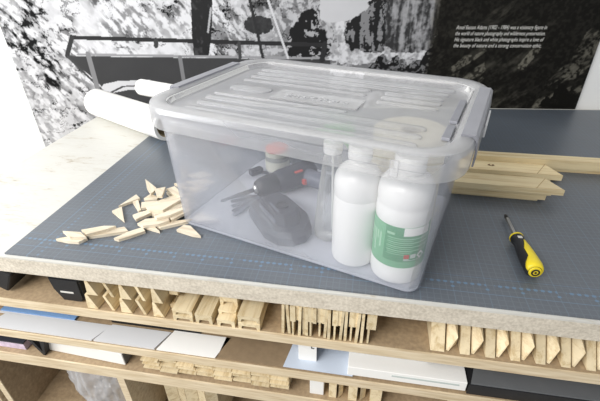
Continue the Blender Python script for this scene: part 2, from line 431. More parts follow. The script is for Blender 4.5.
for ln, (xa, ya), xb in (('Ansel Easton Adams (1902 - 1984) was a visionary figure in', (456, 29.2), 546.5),
                         ('the world of nature photography and wilderness preservation.', (455, 35.2), 544.5),
                         ('His signature black and white photographs inspire a love of', (454, 41.2), 543),
                         ('the beauty of nature and a strong conservation ethic.', (453, 47.2), 540.5)):
    cu = bpy.data.curves.new('caption_line', 'FONT'); cu.body = ln; cu.size = .0158; cu.space_character = 1.05; cu.shear = .25; cu.extrude = .0002
    cu.materials.append(MAT['text'])
    o = text_mesh('caption_line', cu, poster)
    p0, p1 = onwall(xa, ya), onwall(xb, ya)
    bpy.context.view_layer.update(); wd = o.dimensions.x
    o.scale = ((p1-p0).length/wd, 1, 1)
    o.location = (p0.x, wally(p0.x)-.001, p0.z); o.rotation_euler = (math.pi/2, 0, wa)

# ------------------------------------------------------------------ the workbench
bench = thing('workbench', 'long workbench with worn white top, chipboard front edge and open shelves', 'workbench')
BL, BR_ = -.838, 1.25
def bpoly(x0, x1, yf, back): return [(x0, yf), (x1, yf), (x1, wally(x1)-back), (x0, wally(x0)-back)]
bm = NB(); prism(bm, bpoly(BL, BR_, 0, .012), -.036, -.0032); obj('slab', bm, MAT['slab'], bench)
bm = NB(); prism(bm, bpoly(BL, BR_, -.0008, .012), -.0032, 0); obj('tabletop', bm, MAT['top'], bench)
ST = (-.108, -.203, -.278)          # shelf tops
for z, th in zip(ST, (.019, .017, .028)):
    bm = NB(); prism(bm, [(BL+.02, .0015), (BR_-.02, .0015), (BR_-.02, .5), (BL+.02, .5)], z-th, z); s = obj('shelf', bm, MAT['shelf'], bench)
    bm = NB(); bx(bm, BL+.02, BR_-.02, -.0015, .0015, z-th, z+.0006); obj('edge_strip', bm, MAT['edge'], s)
for x in (BL, BR_-.02):
    bm = NB(); bx(bm, x, x+.02, 0.002, .55, FZ, -.036); obj('side_panel', bm, MAT['edge'], bench)
bm = NB(); bx(bm, BL+.02, BR_-.02, .5, .512, FZ, -.036); obj('back_panel', bm, MAT['shelf'], bench)
dv0 = ony(120, 380).x
bm = NB(); bx(bm, dv0-.008, dv0+.008, .002, .5, FZ, -.306); obj('divider', bm, MAT['edge'], bench)
bm = NB(); bx(bm, -.796, -.780, .002, .5, FZ, -.306); d2 = obj('divider', bm, MAT['shelf'], bench)
bm = NB(); bx(bm, -.796, -.780, .0, .002, FZ, -.306); obj('edge_strip', bm, MAT['edge'], d2)
bm = NB(); prism(bm, [(BL+.02, .04), (BR_-.02, .04), (BR_-.02, .5), (BL+.02, .5)], -.56, -.54); obj('shelf', bm, MAT['shelf'], bench)

# ------------------------------------------------------------------ cutting mat
MT = .003
bm = NB(); prism(bm, [(-.594, .005), (1.2, .005), (1.2, wally(1.2)-.026), (-.594, wally(-.594)-.03)], 0, MT)
tag(obj('cutting_mat', bm, MAT['mat']), 'big slate blue gridded cutting mat covering most of the bench top', 'cutting mat')

# ------------------------------------------------------------------ storage tub with lid
BC = Vector((-.0733, .2182, MT)); BROT = -.2942
tub = thing('storage_tub', 'large clear plastic storage tub with frosted lid and grey latches on the cutting mat', 'storage tub', BC, (0, 0, BROT))
H = .237
bm = NB()
def lerp(a, b, t): return a+(b-a)*t
prof = []
for k, (t_, z) in enumerate(((-.007, 0), (-.003, .0), (0, .004), (.06, .02), (.5, .12), (.93, .205), (.93, .206))):
    hx, hy = lerp(.2215, .233, max(t_, 0))+min(t_, 0), lerp(.1535, .164, max(t_, 0))+min(t_, 0)
    prof.append(rrect(hx, hy, .021+.021*max(t_, 0)+min(t_, 0), z))
lip = [rrect(.2345, .1655, .044, .206), rrect(.2345, .1655, .044, .214), rrect(.229, .160, .039, .214)]
inner = [rrect(lerp(.2215, .233, t_)-.0028, lerp(.1535, .164, t_)-.0028, .019+.021*t_, z) for t_, z in ((.93, .205), (.5, .12), (.06, .02), (0, .0062))]
loft(bm, prof+lip+inner, False, False); obj('tub_body', bm, MAT['box'], tub, smooth=True)
bm = NB(); loft(bm, [rrect(.2175, .1495, .018, .0005), rrect(.2185, .1505, .019, .0012), rrect(.2185, .1505, .019, .0036)]); obj('tub_base', bm, MAT['tub_floor'], tub)
# lid
bm = NB()
lo = [(.2485, .1795, .062, .1995), (.25, .181, .064, .203), (.25, .181, .064, .228), (.2475, .1785, .062, .2345), (.243, .174, .058, H),
      (.230, .161, .048, H), (.225, .156, .044, .2345), (.222, .153, .042, .226), (.217, .148, .038, .2225)]
loft(bm, [rrect(a, b_, r, z) for a, b_, r, z in lo]+[rrect(a-.002, b_-.002, r-.001, z-.0022) for a, b_, r, z in lo[::-1][:-2]], False, False)
bm.faces.new([bm.verts.new(p) for p in rrect(.217, .148, .038, .2225)])
def pill(x0, x1, y, hw, z0=.2218, h=.0038):
    cx_, hx = (x0+x1)/2, (x1-x0)/2; rings = []
    for ins, z in ((0, z0), (.001, z0+h*.7), (.003, z0+h)):
        rings.append([(p[0]+cx_, p[1]+y, p[2]) for p in rrect(hx-ins, hw-ins, max(hw-ins-.0005, .001), z)])
    loft(bm, rings, False, True)
for y in (-.128, -.098): pill(-.185, .185, y, .009)
pill(-.195, .195, .128, .010); pill(-.19, .19, .102, .009); pill(-.19, .06, .076, .008)
for y in (.022, .048, .074): pill(.085, .185, y, .008)
pill(-.19, .185, -.068, .010); pill(-.19, .06, -.046, .005); pill(-.19, .06, .048, .006); pill(-.185, -.10, .0, .016)
lid = obj('lid', bm, MAT['lid'], tub, smooth=True)
bm = NB(); bx(bm, -.085, .070, -.034, .016, .2228, .2258, None, .001); pl = obj('nameplate', bm, MAT['lid'], tub)
cu = bpy.data.curves.new('embossed_lettering', 'FONT'); cu.body = 'SmartStore'; cu.size = .030; cu.extrude = .0008; cu.align_x = 'CENTER'
cu.materials.append(MAT['lid']); o = text_mesh('embossed_lettering', cu, pl); o.location = (-.008, -.020, .2262); o.scale = (.85, .8, 1)
# latches
for sx in (-1, 1):
    bm = NB()
    sec = [(.231, .2374), (.232, .2402), (.2485, .2402), (.2525, .236), (.2545, .212), (.2535, .199), (.2512, .199), (.2515, .212), (.2508, .232), (.246, .2376)]
    y0, y1 = (-.105, .118) if sx > 0 else (-.088, .10)
    loft(bm, [[(sx*a, y, z) for a, z in sec] for y in (y0, y0+.004, y1-.004, y1)])
    la = obj('latch', bm, MAT['latch'], tub, smooth=True)
    if sx > 0:
        for a, b_ in ((-.095, -.045), (-.03, .075)):
            bm = NB(); bx(bm, .208, .219, a, b_, .2232, .2280, None, .001); obj('slot', bm, MAT['slot'], la)
        bm = NB(); bx(bm, .2545, .2575, -.01, .06, .203, .222, None, .001); obj('latch_highlight', bm, MAT['white_plastic'], la)  # white tab added for the bright highlight on the latch
# small clips on the front rim
bm = NB(); bx(bm, .165, .176, -.1835, -.1808, .203, .226, None, .001); obj('rim_clip', bm, MAT['lid'], tub)

# ------------------------------------------------------------------ inside the tub
IZ = MT+.0040
def bottle_at(x, y): p = onz(x, y, IZ); return Vector((p.x, p.y, IZ))
# plain white bottle
p1 = bottle_at(353, 254)
t = thing('bottle', 'plain white bottle without a label, beside the green-labelled bottle in the tub', 'bottle', p1)
bm = NB(); R_ = .036
lathe(bm, [(R_-.006, 0), (R_-.001, .003), (R_, .009), (R_, .118), (R_-.0007, .120), (R_, .122), (R_, .142), (R_-.002, .152), (R_-.008, .162), (R_-.017, .169), (.0145, .173), (.0135, .176), (.0135, .186)], 40)
obj('body', bm, MAT['white_plastic'], t, True)
bm = NB(); lathe(bm, [(.017, .177), (.0175, .179), (.0175, .196), (.016, .199), (.008, .1995)], 28); obj('cap', bm, MAT['white_plastic'], t, True)
# labelled bottle
p2 = BC+Matrix.Rotation(BROT, 3, 'Z') @ Vector((.1765, -.1085, 0)); p2.z = IZ
t = thing('bottle', 'white bottle with a green label, in the tub corner nearest the camera', 'bottle', p2)
bm = NB(); R_ = .0395
lathe(bm, [(R_-.006, 0), (R_-.001, .003), (R_, .009), (R_, .032), (R_-.0006, .0335), (R_-.0006, .106), (R_, .1075), (R_, .128), (R_-.001, .131), (R_, .134), (R_, .148), (R_-.002, .158), (R_-.008, .167), (R_-.016, .172), (.019, .1745), (.018, .182)], 48)
obj('body', bm, MAT['white_plastic'], t, True)
bm = NB(); lathe(bm, [(.021, .177), (.0215, .179), (.0215, .198), (.02, .2), (.009, .2005)], 32); obj('cap', bm, MAT['white_plastic'], t, True)
ang0 = math.atan2(CAM.y-p2.y, CAM.x-p2.x)
def curved(bm, a0, a1, z0, z1, rad, th=.0004, n=14):     # a patch wrapped round the bottle; a is degrees to the right of the view
    rings = []
    for i in range(n+1):
        a = ang0+math.radians(lerp(a0, a1, i/n)); c, s = math.cos(a), math.sin(a)
        rings.append([(rad*c, rad*s, z0), ((rad+th)*c, (rad+th)*s, z0), ((rad+th)*c, (rad+th)*s, z1), (rad*c, rad*s, z1)])
    loft(bm, rings)
bm = NB(); curved(bm, -108, 88, .034, .1055, .0392, .0005, 30); lab = obj('label', bm, MAT['green'], t, True)
bm = NB(); curved(bm, -30, 80, .046, .1052, .0396, .0004, 20); obj('panel', bm, MAT['green_dark'], lab, True)
bm = NB(); curved(bm, 8, 66, .0925, .1057, .0399, .0005); obj('white_tab', bm, MAT['white_plastic'], lab, True)
bm = NB()
for z in (.0865, .0795, .0725, .0655): curved(bm, -24, 72, z, z+.001, .0399, .0003)
for z in (.0835, .0765, .0695, .0625, .0590): curved(bm, -22, 30, z, z+.0006, .0399, .0003)
curved(bm, -26, -10, .092, .096, .0399, .0003)
for a in (-100, -92, -84, -76, -68, -60, -52, -44): curved(bm, a, a+5, .05+.012*((a//4) % 3), .088, .0395, .0003, 3)
obj('fine_print', bm, MAT['green_pale'], lab)
bm = NB(); curved(bm, 14, 25, .0525, .0595, .0399, .0005, 4); obj('red_pictogram', bm, MAT['red'], lab)
bm = NB(); curved(bm, 14, 25, .050, .0515, .0399, .0005, 4); curved(bm, 28, 40, .0525, .0595, .0399, .0005, 4); curved(bm, 14, 50, .0485, .0492, .0399, .0005, 4); obj('grey_pictogram', bm, MAT['grey_ink'], lab)
bm = NB(); a = ang0+math.radians(51)
mtx = Matrix.Translation((.0402*math.cos(a), .0402*math.sin(a), .0565)) @ Matrix.Rotation(a, 4, 'Z') @ Matrix.Rotation(math.pi/2, 4, 'Y')
prism(bm, [(.0075, 0), (0, .0065), (-.0075, 0), (0, -.0065)], 0, .0006, mtx); dm = obj('hazard_diamond', bm, MAT['white_plastic'], lab)
bm = NB(); prism(bm, [(.004, 0), (0, .0035), (-.004, 0), (0, -.0035)], .0006, .0009, mtx); obj('diamond_symbol', bm, MAT['green_dark'], lab)
# clear spray bottle with a green head
p3 = bottle_at(330, 234)
t = thing('spray_bottle', 'clear tapering spray bottle with green head standing behind the white bottles', 'spray bottle', p3)
bm = NB(); lathe(bm, [(.022, 0), (.0275, .004), (.028, .012), (.0275, .03), (.023, .08), (.0175, .13), (.015, .152), (.012, .158), (.012, .168)], 36); obj('body', bm, MAT['clear_pet'], t, True)
bm = NB(); lathe(bm, [(.0142, .161), (.0150, .163), (.0150, .179), (.011, .182), (.010, .188)], 24); obj('collar', bm, MAT['white_plastic'], t, True)
bm = NB(); bx(bm, -.014, .032, -.010, .010, .186, .206, None, .004); bx(bm, -.026, -.012, -.006, .006, .192, .202, None, .002); obj('spray_head', bm, MAT['green_cap'], t, True, rot=(0, 0, .35))
bm = NB(); tube(bm, spline([(.014, 0, .188), (.020, 0, .176), (.027, 0, .166)]), .0035, 8); obj('trigger', bm, MAT['green_cap'], t, True, rot=(0, 0, .35))
bm = NB(); tube(bm, [(0, 0, .165), (.004, .002, .01)], .002, 8); obj('dip_tube', bm, MAT['white_plastic'], t)
# paper roll standing in the right rear corner
q = onz(411, 129, .196)
t = thing('paper_roll', 'thick cream paper roll on end behind the labelled bottle in the tub', 'paper roll', (q.x, q.y, IZ))
bm = NB(); lathe(bm, [(.0155, 0), (.057, 0), (.058, .002), (.058, .187), (.056, .189), (.0165, .189), (.0155, .188)], 48, None, False, False)
o = obj('paper', bm, MAT['cream'], t, True)
bm = NB(); lathe(bm, [(.0135, .001), (.0155, .001), (.0155, .188), (.0135, .188), (.0135, .001)], 24, None, False, False); obj('core', bm, MAT['card_core'], t, True)
# jar at the back
q = onz(278, 171, IZ)
t = thing('jar', 'small grey jar with red lid at the back of the tub', 'jar', (q.x, q.y, IZ))
bm = NB(); lathe(bm, [(.024, 0), (.027, .003), (.027, .040), (.024, .043)], 28); obj('body', bm, MAT['jar'], t, True)
bm = NB(); lathe(bm, [(.0276, .010), (.0276, .033)], 28, None, False, False); obj('label_band', bm, MAT['beige'], t, True)
bm = NB(); lathe(bm, [(.0265, .043), (.027, .044), (.027, .052), (.0265, .054)], 28); obj('rim_ring', bm, MAT['beige'], t, True)
bm = NB(); lathe(bm, [(.0245, .054), (.025, .055), (.025, .061), (.022, .063)], 28); obj('lid', bm, MAT['red'], t, True)
# battery charger: a wedge shaped base with a raised dock
ch_f, ch_b = onz(299, 245, IZ), onz(266, 208, IZ)
d = Vector((ch_f.x-ch_b.x, ch_f.y-ch_b.y)); ang = math.atan2(d.y, d.x)
cc = (ch_f+ch_b)/2
t = thing('battery_charger', 'dark grey battery charger lying on the tub floor in front of the drill', 'charger', (cc.x, cc.y, IZ), (0, 0, ang))
L_ = d.length/2
bm = NB()
def ch_ring(s, z):
    out = []
    for x, y in ((-L_, -.026), (-L_+.012, -.036), (L_*.35, -.040), (L_*.8, -.030), (L_+.002, -.012), (L_+.002, .012), (L_*.8, .030), (L_*.35, .040), (-L_+.012, .036), (-L_, .026)):
        out.append((x*s[0]+s[1], y*s[0]*1.12, z))
    return out
loft(bm, [ch_ring((.96, 0), 0), ch_ring((1, 0), .003), ch_ring((1, 0), .018), ch_ring((.92, -.001), .027)])
obj('base', bm, MAT['charcoal'], t)
bm = NB(); loft(bm, [[(x*s+dx, y*s, z) for x, y in ((-.038, -.022), (.034, -.026), (.050, -.014), (.050, .014), (.034, .026), (-.038, .022))] for s, dx, z in ((1, -.004, .0268), (.90, -.006, .044), (.82, -.008, .047))])
dk = obj('dock', bm, MAT['charcoal'], t)
bm = NB(); lathe(bm, [(.0115, 0), (.0125, .003), (.009, .003), (.0085, .0006)], 24, Matrix.Translation((.006, 0, .047)), False, True); obj('contact_ring', bm, MAT['black'], dk, True)
bm = NB(); bx(bm, -.036, .03, -.0262, -.0245, .0275, .038, Matrix.Rotation(.02, 4, 'Z')); bx(bm, -.02, .036, -.0345, -.030, .0270, .0285); bx(bm, -.012, .024, -.017, -.013, .0471, .0482); obj('lit_facet', bm, MAT['charcoal_lit'], t)  # pale rails stand in for light catching the charger's facets
# cordless drill lying on its side
c0, c1 = onz(256, 189, .035), onz(312, 170, .035)
ax = (c1-c0).normalized(); ax.z = 0; ax.normalize(); side = Vector((ax.y, -ax.x, 0))
t = thing('cordless_drill', 'black cordless drill with red accents lying on its side in the tub', 'drill', (c0.x, c0.y, IZ))
O = Vector((0, 0, .0275)); A = lambda s, r=0, z=0: O+ax*s+side*r+Vector((0, 0, z))
bm = NB(); lathe(bm, [(.009, 0), (.015, .003), (.0195, .012), (.0215, .03), (.0215, .044), (.018, .046)], 28, zto(ax, A(0))); obj('chuck', bm, MAT['black'], t, True)
bm = NB(); lathe(bm, [(.006, -.006), (.0092, -.003), (.0092, .001)], 20, zto(ax, A(0))); obj('jaw_ring', bm, MAT['steel'], t, True)
bm = NB(); lathe(bm, [(.0005, -.078), (.003, -.074), (.003, -.004)], 10, zto(ax, A(0)))
lathe(bm, [(.0042, -.045), (.0042, -.004)], 6, zto(ax, A(0))); obj('drill_bit', bm, MAT['dark_steel'], t, True)
bm = NB(); lathe(bm, [(.017, .044), (.0225, .05), (.0245, .06), (.0245, .09), (.026, .096), (.026, .128), (.022, .138), (.012, .142)], 30, zto(ax, A(0))); obj('motor_housing', bm, MAT['charcoal'], t, True)
bm = NB(); bx(bm, -.006, .012, -.003, .003, 0, .0025, Matrix.Translation(A(.088, .019, .0185)) @ Matrix.Rotation(math.atan2(ax.y, ax.x), 4, 'Z')); obj('accent', bm, MAT['red'], t)
bm = NB(); tube(bm, [A(.112, .012, 0), A(.118, .032, 0), A(.125, .052, 0), A(.131, .072, 0)], [.019, .0175, .0175, .019], 18); obj('handle', bm, MAT['charcoal_lit'], t, True)
bm = NB(); bx(bm, -.006, .006, -.004, .012, -.006, .006, Matrix.Translation(A(.098, .028, -.002)) @ Matrix.Rotation(math.atan2(side.y, side.x), 4, 'Z'), .002); obj('trigger', bm, MAT['red'], t)
# cord with plug
def T(x, y, z): return onz(x, y, z)
t = thing('power_cord', 'dark power cord with plug curled beside the drill chuck', 'cord', T(258, 172, IZ))
o0 = Vector(t.location)
bm = NB(); tube(bm, [p-o0 for p in spline([T(262, 172, .012), T(270, 173, .010), T(276, 171, .010), T(283, 169, .009), T(291, 168, .009)])], .0032, 8); obj('cable', bm, MAT['charcoal'], t, True)
pd = (T(249, 176, .014)-T(263, 171, .014)); pa = math.atan2(pd.y, pd.x)
bm = NB(); bx(bm, -.014, .018, -.008, .008, 0, .014, Matrix.Translation(T(257, 173.5, IZ)-o0) @ Matrix.Rotation(pa, 4, 'Z'), .003); obj('plug', bm, MAT['charcoal'], t)
# fan of flat strips
c = T(262, 199, IZ)
t = thing('strap_bundle', 'fan of dark flat straps between drill bit and charger', 'strap', c)
for k, (ex, ey) in enumerate(((231, 198), (231, 203), (232, 208), (233, 213), (234, 217))):
    e = T(ex, ey, IZ)-c; mid = e*.42+Vector((0, 0, .006))
    bm = NB(); pts = spline([Vector((0, 0, .006+.001*k)), mid, e+Vector((0, 0, .004))], 5); rings = []
    for i, p in enumerate(pts):
        dd = (pts[min(i+1, len(pts)-1)]-pts[max(i-1, 0)]); s_ = Vector((-dd.y, dd.x, 0)).normalized()*.0042; u_ = Vector((0, 0, .0011))
        rings.append([p-s_-u_, p+s_-u_, p+s_+u_, p-s_+u_])
    loft(bm, rings); obj('strap', bm, MAT['charcoal'] if k % 2 else MAT['charcoal_lit'], t)
bm = NB(); tube(bm, [Vector((-.003, -.001, .006)), Vector((.012, .004, .007)), Vector((.026, .010, .006))], .0045, 8); obj('tail', bm, MAT['charcoal'], t, True)

# ------------------------------------------------------------------ paper rolls behind the tub
def roll(name, a, b, r, core, label):
    a, b = Vector(a), Vector(b); d = b-a
    t = thing(name, label, 'paper roll', a)
    bm = NB(); L = d.length; m = zto(d, (0, 0, 0))
    lathe(bm, [(core, .004), (r*.8, .002), (r-.001, 0), (r, .002), (r, L-.002), (r-.001, L), (core, L-.001), (core, .004)], 44, m, False, False); obj('paper', bm, MAT['paper'], t, True)
    bm = NB(); lathe(bm, [(core-.0025, .002), (core, .002), (core, L-.003), (core-.0025, L-.003), (core-.0025, .002)], 32, m, False, False); obj('core_tube', bm, MAT['card_core'], t, True)
ra, rb = onz(91, 119, 0), onz(160, 145.5, 0); rd = (rb-ra).normalized(); rn = Vector((-rd.y, rd.x, 0)); RR = .041
roll('paper_roll', ra+rn*RR*.8+Vector((0, 0, RR+.001+MT)), rb+rn*RR*.8+Vector((0, 0, RR+.001+MT)), RR, .031, 'thick white paper roll lying across the rear left bench top')
a2 = onz(141, 87, .112); b2 = onz(196, 97, .112)
roll('paper_roll', a2, b2, .0225, .012, 'thinner white paper roll resting on top of the thick roll')

# ------------------------------------------------------------------ stretcher keys (small wooden wedges) on the mat
KT = .0055
def c7(pts): return [(110+x/5.343, 170+y/5.343) for x, y in pts]
def c3(pts): return [(50+x/3.53, 160+y/3.53) for x, y in pts]
keys = [
 (0, c7([(10, 218), (62, 195), (75, 270)]), 'lone triangular wedge left of the heap, its tip pointing at the camera'),
 (0, c7([(45, 192), (140, 130), (160, 150), (62, 186)]), 'long wedge lying on the upper left edge of the heap'),
 (0, c7([(120, 168), (150, 158), (166, 214), (152, 219)]), 'upright-looking short wedge on the left side of the heap'),
 (0, c7([(20, 364), (95, 330), (172, 305), (188, 325), (110, 352), (45, 371)]), 'long wedge nearest the camera, between the small cluster and the heap'),
 (0, c7([(355, 318), (395, 292), (430, 298), (484, 351), (440, 345)]), 'separate wedge in front of the heap by the tub corner'),
 (1, c7([(145, 285), (190, 260), (308, 252), (318, 268), (262, 288), (175, 298)]), 'long wedge lying across the front of the heap'),
 (0, c7([(185, 303), (235, 298), (264, 326), (225, 316)]), 'small wedge tip poking out under the front of the heap'),
 (0, c7([(250, 300), (310, 275), (440, 260), (425, 272), (340, 292), (268, 309)]), 'thin wedge at the front right of the heap pointing to the tub'),
 (1, c7([(120, 240), (150, 228), (225, 207), (232, 222), (138, 264)]), 'blunt wedge at the left end of the heap, below the short one'),
 (2, c7([(188, 48), (247, 94), (236, 112), (218, 126), (196, 92)]), 'pointed wedge at the far top of the heap, its tip sticking up left'),
 (0, c7([(180, 152), (215, 128), (262, 140), (250, 156), (186, 162)]), 'wedge below the pointed one at the upper left of the heap'),
 (3, c7([(238, 100), (296, 90), (278, 138), (250, 136)]), 'short wide wedge lying on top of the far part of the heap'),
 (1, c7([(168, 172), (255, 164), (350, 132), (360, 146), (270, 182), (166, 204)]), 'long wedge through the middle of the heap, uppermost row'),
 (2, c7([(188, 190), (262, 172), (372, 142), (380, 156), (282, 214), (205, 210)]), 'wide wedge lying on top of the middle of the heap'),
 (1, c7([(218, 224), (268, 220), (388, 172), (402, 188), (300, 226), (240, 240)]), 'wedge under the top middle one, running towards the tub'),
 (2, c7([(236, 246), (300, 222), (392, 196), (398, 208), (322, 240), (248, 256)]), 'wedge in the lower middle of the heap, lying over others'),
 (1, c7([(315, 250), (420, 200), (425, 216), (330, 266)]), 'narrow wedge on the right of the heap touching the tub'),
 (2, c7([(300, 100), (345, 86), (394, 130), (380, 146), (332, 122)]), 'bright wedge at the upper right of the heap beside the tub'),
 (1, c7([(342, 70), (392, 70), (408, 98), (376, 90)]), 'small wedge highest on the right, against the tub side'),
 (0, c7([(300, 118), (372, 112), (402, 128), (330, 150)]), 'wedge underneath at the far right of the heap'),
 (0, c7([(350, 160), (412, 150), (416, 196), (380, 200)]), 'wedge deep in the heap against the tub wall'),
 (0, c7([(190, 206), (300, 190), (340, 214), (230, 246)]), 'broad wedge buried at the centre of the heap'),
 (0, c7([(225, 262), (330, 240), (400, 226), (320, 262)]), 'wedge buried below the front rows of the heap'),
 (0, c3([(20, 278), (75, 268), (125, 263), (131, 275), (100, 289), (60, 286)]), 'leftmost wedge of the small cluster, its tip to the left'),
 (1, c3([(44, 250), (108, 254), (126, 270), (70, 272)]), 'wedge lying on the leftmost one in the small cluster'),
 (1, c3([(110, 246), (190, 232), (232, 232), (196, 245), (128, 262)]), 'upper wedge in the right half of the small cluster'),
 (0, c3([(134, 259), (190, 248), (262, 235), (276, 250), (200, 262), (136, 271)]), 'lower wedge in the right half of the small cluster'),
 (0, [(188, 174.5), (203, 171), (212, 174.5), (200, 177.5)], 'farthest of three wedges seen through the tub left wall'),
 (0, [(186, 181), (206, 179), (214, 181.5), (200, 184.5)], 'middle of three wedges seen through the tub left wall'),
 (0, [(187, 187), (203, 185.5), (208, 187.5), (196, 191)], 'nearest of three wedges seen through the tub left wall'),
]
random.seed(4)
for lv, poly, lab in keys:
    z0 = MT+.0003+lv*(KT+.0004)
    P = [onz(x, y, z0+KT) for x, y in poly]; c = sum(P, Vector())/len(P)
    lo_, hi = max(((a-b).length, i, j) for i, a in enumerate(P) for j, b in enumerate(P))[1:]
    a_ = math.atan2(P[hi].y-P[lo_].y, P[hi].x-P[lo_].x); R2 = Matrix.Rotation(-a_, 3, 'Z')
    bm = NB(); prism(bm, [R2 @ (p-c) for p in P], 0, KT)
    o = obj('wooden_wedge', bm, MAT['key_wood'], None, False, (c.x, c.y, z0), (0, 0, a_))
    tag(o, lab, 'wedge', 'loose wooden stretcher wedges on the mat')

# ------------------------------------------------------------------ stretcher bars on the mat, right of the tub
def mbar(label, xl, xr, yb, yf, z0, z1, tip, rot=0, lip=True):   # tip: how far the front edge outruns the back edge at the right end
    t = thing('stretcher_bar', label, 'wooden bar', (xl, yf, z0), (0, 0, rot), 'stretcher bars lying right of the tub')
    L, Wd, h = xr-xl, yb-yf, z1-z0
    bm = NB(); vs = prism(bm, [(0, 0), (L, 0), (L-tip, Wd), (0, Wd)], h*.28, h)
    prism(bm, [(0, .004), (L-tip*.35-.012, .004), (L-tip*1.25-.012, Wd), (0, Wd)], 0, h*.28); obj('rail', bm, MAT['pine_x'], t)
    if tip:
        bm = NB(); prism(bm, [(L-tip-.0012, Wd-.0004), (L-tip-.0002, Wd-.001), (L-.0505, .0004), (L-.052, .0004)], h, h+.0003)
        obj('joint_line', bm, MAT['joint'], t)
    return t
q = onz(474, 155, .033); q2 = onz(587, 162, .033)
fr = math.atan2(q2.y-q.y, q2.x-q.x)
mbar('long pine bar farthest back, running out of frame right of the tub', q.x-.02, q.x+.62, q.y+.026, q.y, MT, .033, 0, fr)
q = onz(562, 174, .021)
b2o = mbar('mitred pine bar with a dark knot, second behind the front stack', .215, q.x, q.y+.050, q.y, MT, .021, .022, -.035)
kq = onz(491, 165, .021); bm = NB(); lathe(bm, [(.0058, 0), (.0058, .0004)], 20, Matrix.Diagonal((1.25, .8, 1, 1)))
kk = obj('knot', bm, MAT['knot'], b2o); kk.matrix_parent_inverse = Matrix()
kk.location = (Matrix.Rotation(.035, 3, 'Z') @ (Vector((kq.x, kq.y, 0))-Vector((.215, q.y, 0))))+Vector((0, 0, .018))
bm = NB(); lathe(bm, [(.0026, 0), (.0026, .0003)], 14); ko = obj('knot_heart', bm, MAT['pine_x'], kk); ko.location = (0, 0, .0004)
q = onz(564, 189, .037)
mbar('upper mitred pine bar of the front stack beside the screwdriver', .185, q.x, q.y+.046, q.y, .0205, .037, .022, -.03)
q4 = onz(541, 194, .02)
mbar('lower pine bar under the front stack, its end set back', .185, q4.x+.01, q4.y+.052, q4.y+.003, MT, .0202, .0, -.03)

# ------------------------------------------------------------------ screwdriver
sn, se, st_ = onz(516.5, 238, .017), onz(534.5, 271, .017), onz(505.5, 214, .013)
t = thing('screwdriver', 'screwdriver with black and yellow handle lying on the mat at right', 'screwdriver', (sn.x, sn.y, MT))
hz = .0140; d = Vector((se.x-sn.x, se.y-sn.y, 0)); HL = d.length*1.03; d.normalize(); sd = Vector((-d.y, d.x, 0))
tipv = Vector((st_.x-sn.x, st_.y-sn.y, -.006)); m = zto(d, (0, 0, hz))
bm = NB(); lathe(bm, [(.0080, -.0015), (.0104, .0), (.0108, .004), (.0097, .010), (.0092, .018), (.0108, .030), (.0124, .050), (.0133, .072), (.0136, HL-.012), (.0126, HL-.004), (.009, HL)], 36, m)
hd = obj('handle', bm, MAT['black'], t, True)
bm = NB(); rings = []
def hr(s):
    pts = [(0, .0108), (.004, .0108), (.010, .0097), (.018, .0092), (.030, .0108), (.050, .0124), (.072, .0133), (HL-.012, .0136), (HL-.004, .0126), (HL, .009)]
    for (a, ra_), (b_, rb_) in zip(pts, pts[1:]):
        if s <= b_: return ra_+(rb_-ra_)*(s-a)/(b_-a)
    return .009
cc_ = Vector((CAM.x-sn.x, CAM.y-sn.y, 0)); phi0 = .62
for i in range(25):
    s = lerp(.016, HL-.0005, i/24); half = lerp(.25, 1.0, min(1, i/9)) if i < 16 else lerp(1.0, 2.1, (i-16)/8)
    rr = hr(s)+.0006; row = []
    for k in range(13):
        ph = phi0+lerp(-half, half, k/12); row.append(d*s+Vector((0, 0, hz))+sd*rr*math.sin(ph)+Vector((0, 0, 1))*rr*math.cos(ph))
    rings.append(row)
loft(bm, rings, False, False, False); yg = obj('yellow_grip', bm, MAT['yellow'], t, True)
so = yg.modifiers.new('s', 'SOLIDIFY'); so.thickness = .0008; so.offset = 1
bm = NB(); lathe(bm, [(.003, HL), (.0095, HL-.0002), (.0088, HL+.0012), (.003, HL+.0018)], 28, m); ec = obj('end_cap', bm, MAT['yellow'], t, True)
bm = NB(); lathe(bm, [(.0040, HL+.0012), (.0064, HL+.0010), (.0064, HL+.0022), (.0040, HL+.0024), (.0040, HL+.0012)], 24, m, False, False)
lathe(bm, [(.0005, HL+.002), (.0019, HL+.002), (.0019, HL+.0024), (.0005, HL+.0026)], 14, m); obj('emblem', bm, MAT['black'], ec)
bm = NB(); tube(bm, [Vector((0, 0, hz)), Vector((0, 0, hz))*.18+Vector((tipv.x, tipv.y, hz+tipv.z))*.82], .0032, 14); obj('shaft', bm, MAT['steel'], t, True)
bm = NB(); b0 = Vector((0, 0, hz))*.18+Vector((tipv.x, tipv.y, hz+tipv.z))*.82; b1 = Vector((tipv.x, tipv.y, hz+tipv.z))
tube(bm, [b0, b0*.4+b1*.6, b1], [.0034, .0034, .0018], 12); obj('tip', bm, MAT['black'], t, True)
bm = NB(); lathe(bm, [(.0095, -.003), (.0112, -.002), (.0112, .0005), (.0095, .001)], 28, m); obj('collar', bm, MAT['yellow'], t, True)
bm = NB(); p_ = d*.010+Vector((0, 0, hz+.0096)); bx(bm, -.003, .003, -.0035, .0035, 0, .0006, Matrix.Translation(p_) @ Matrix.Rotation(math.atan2(d.y, d.x), 4, 'Z')); obj('size_mark', bm, MAT['text'], hd)

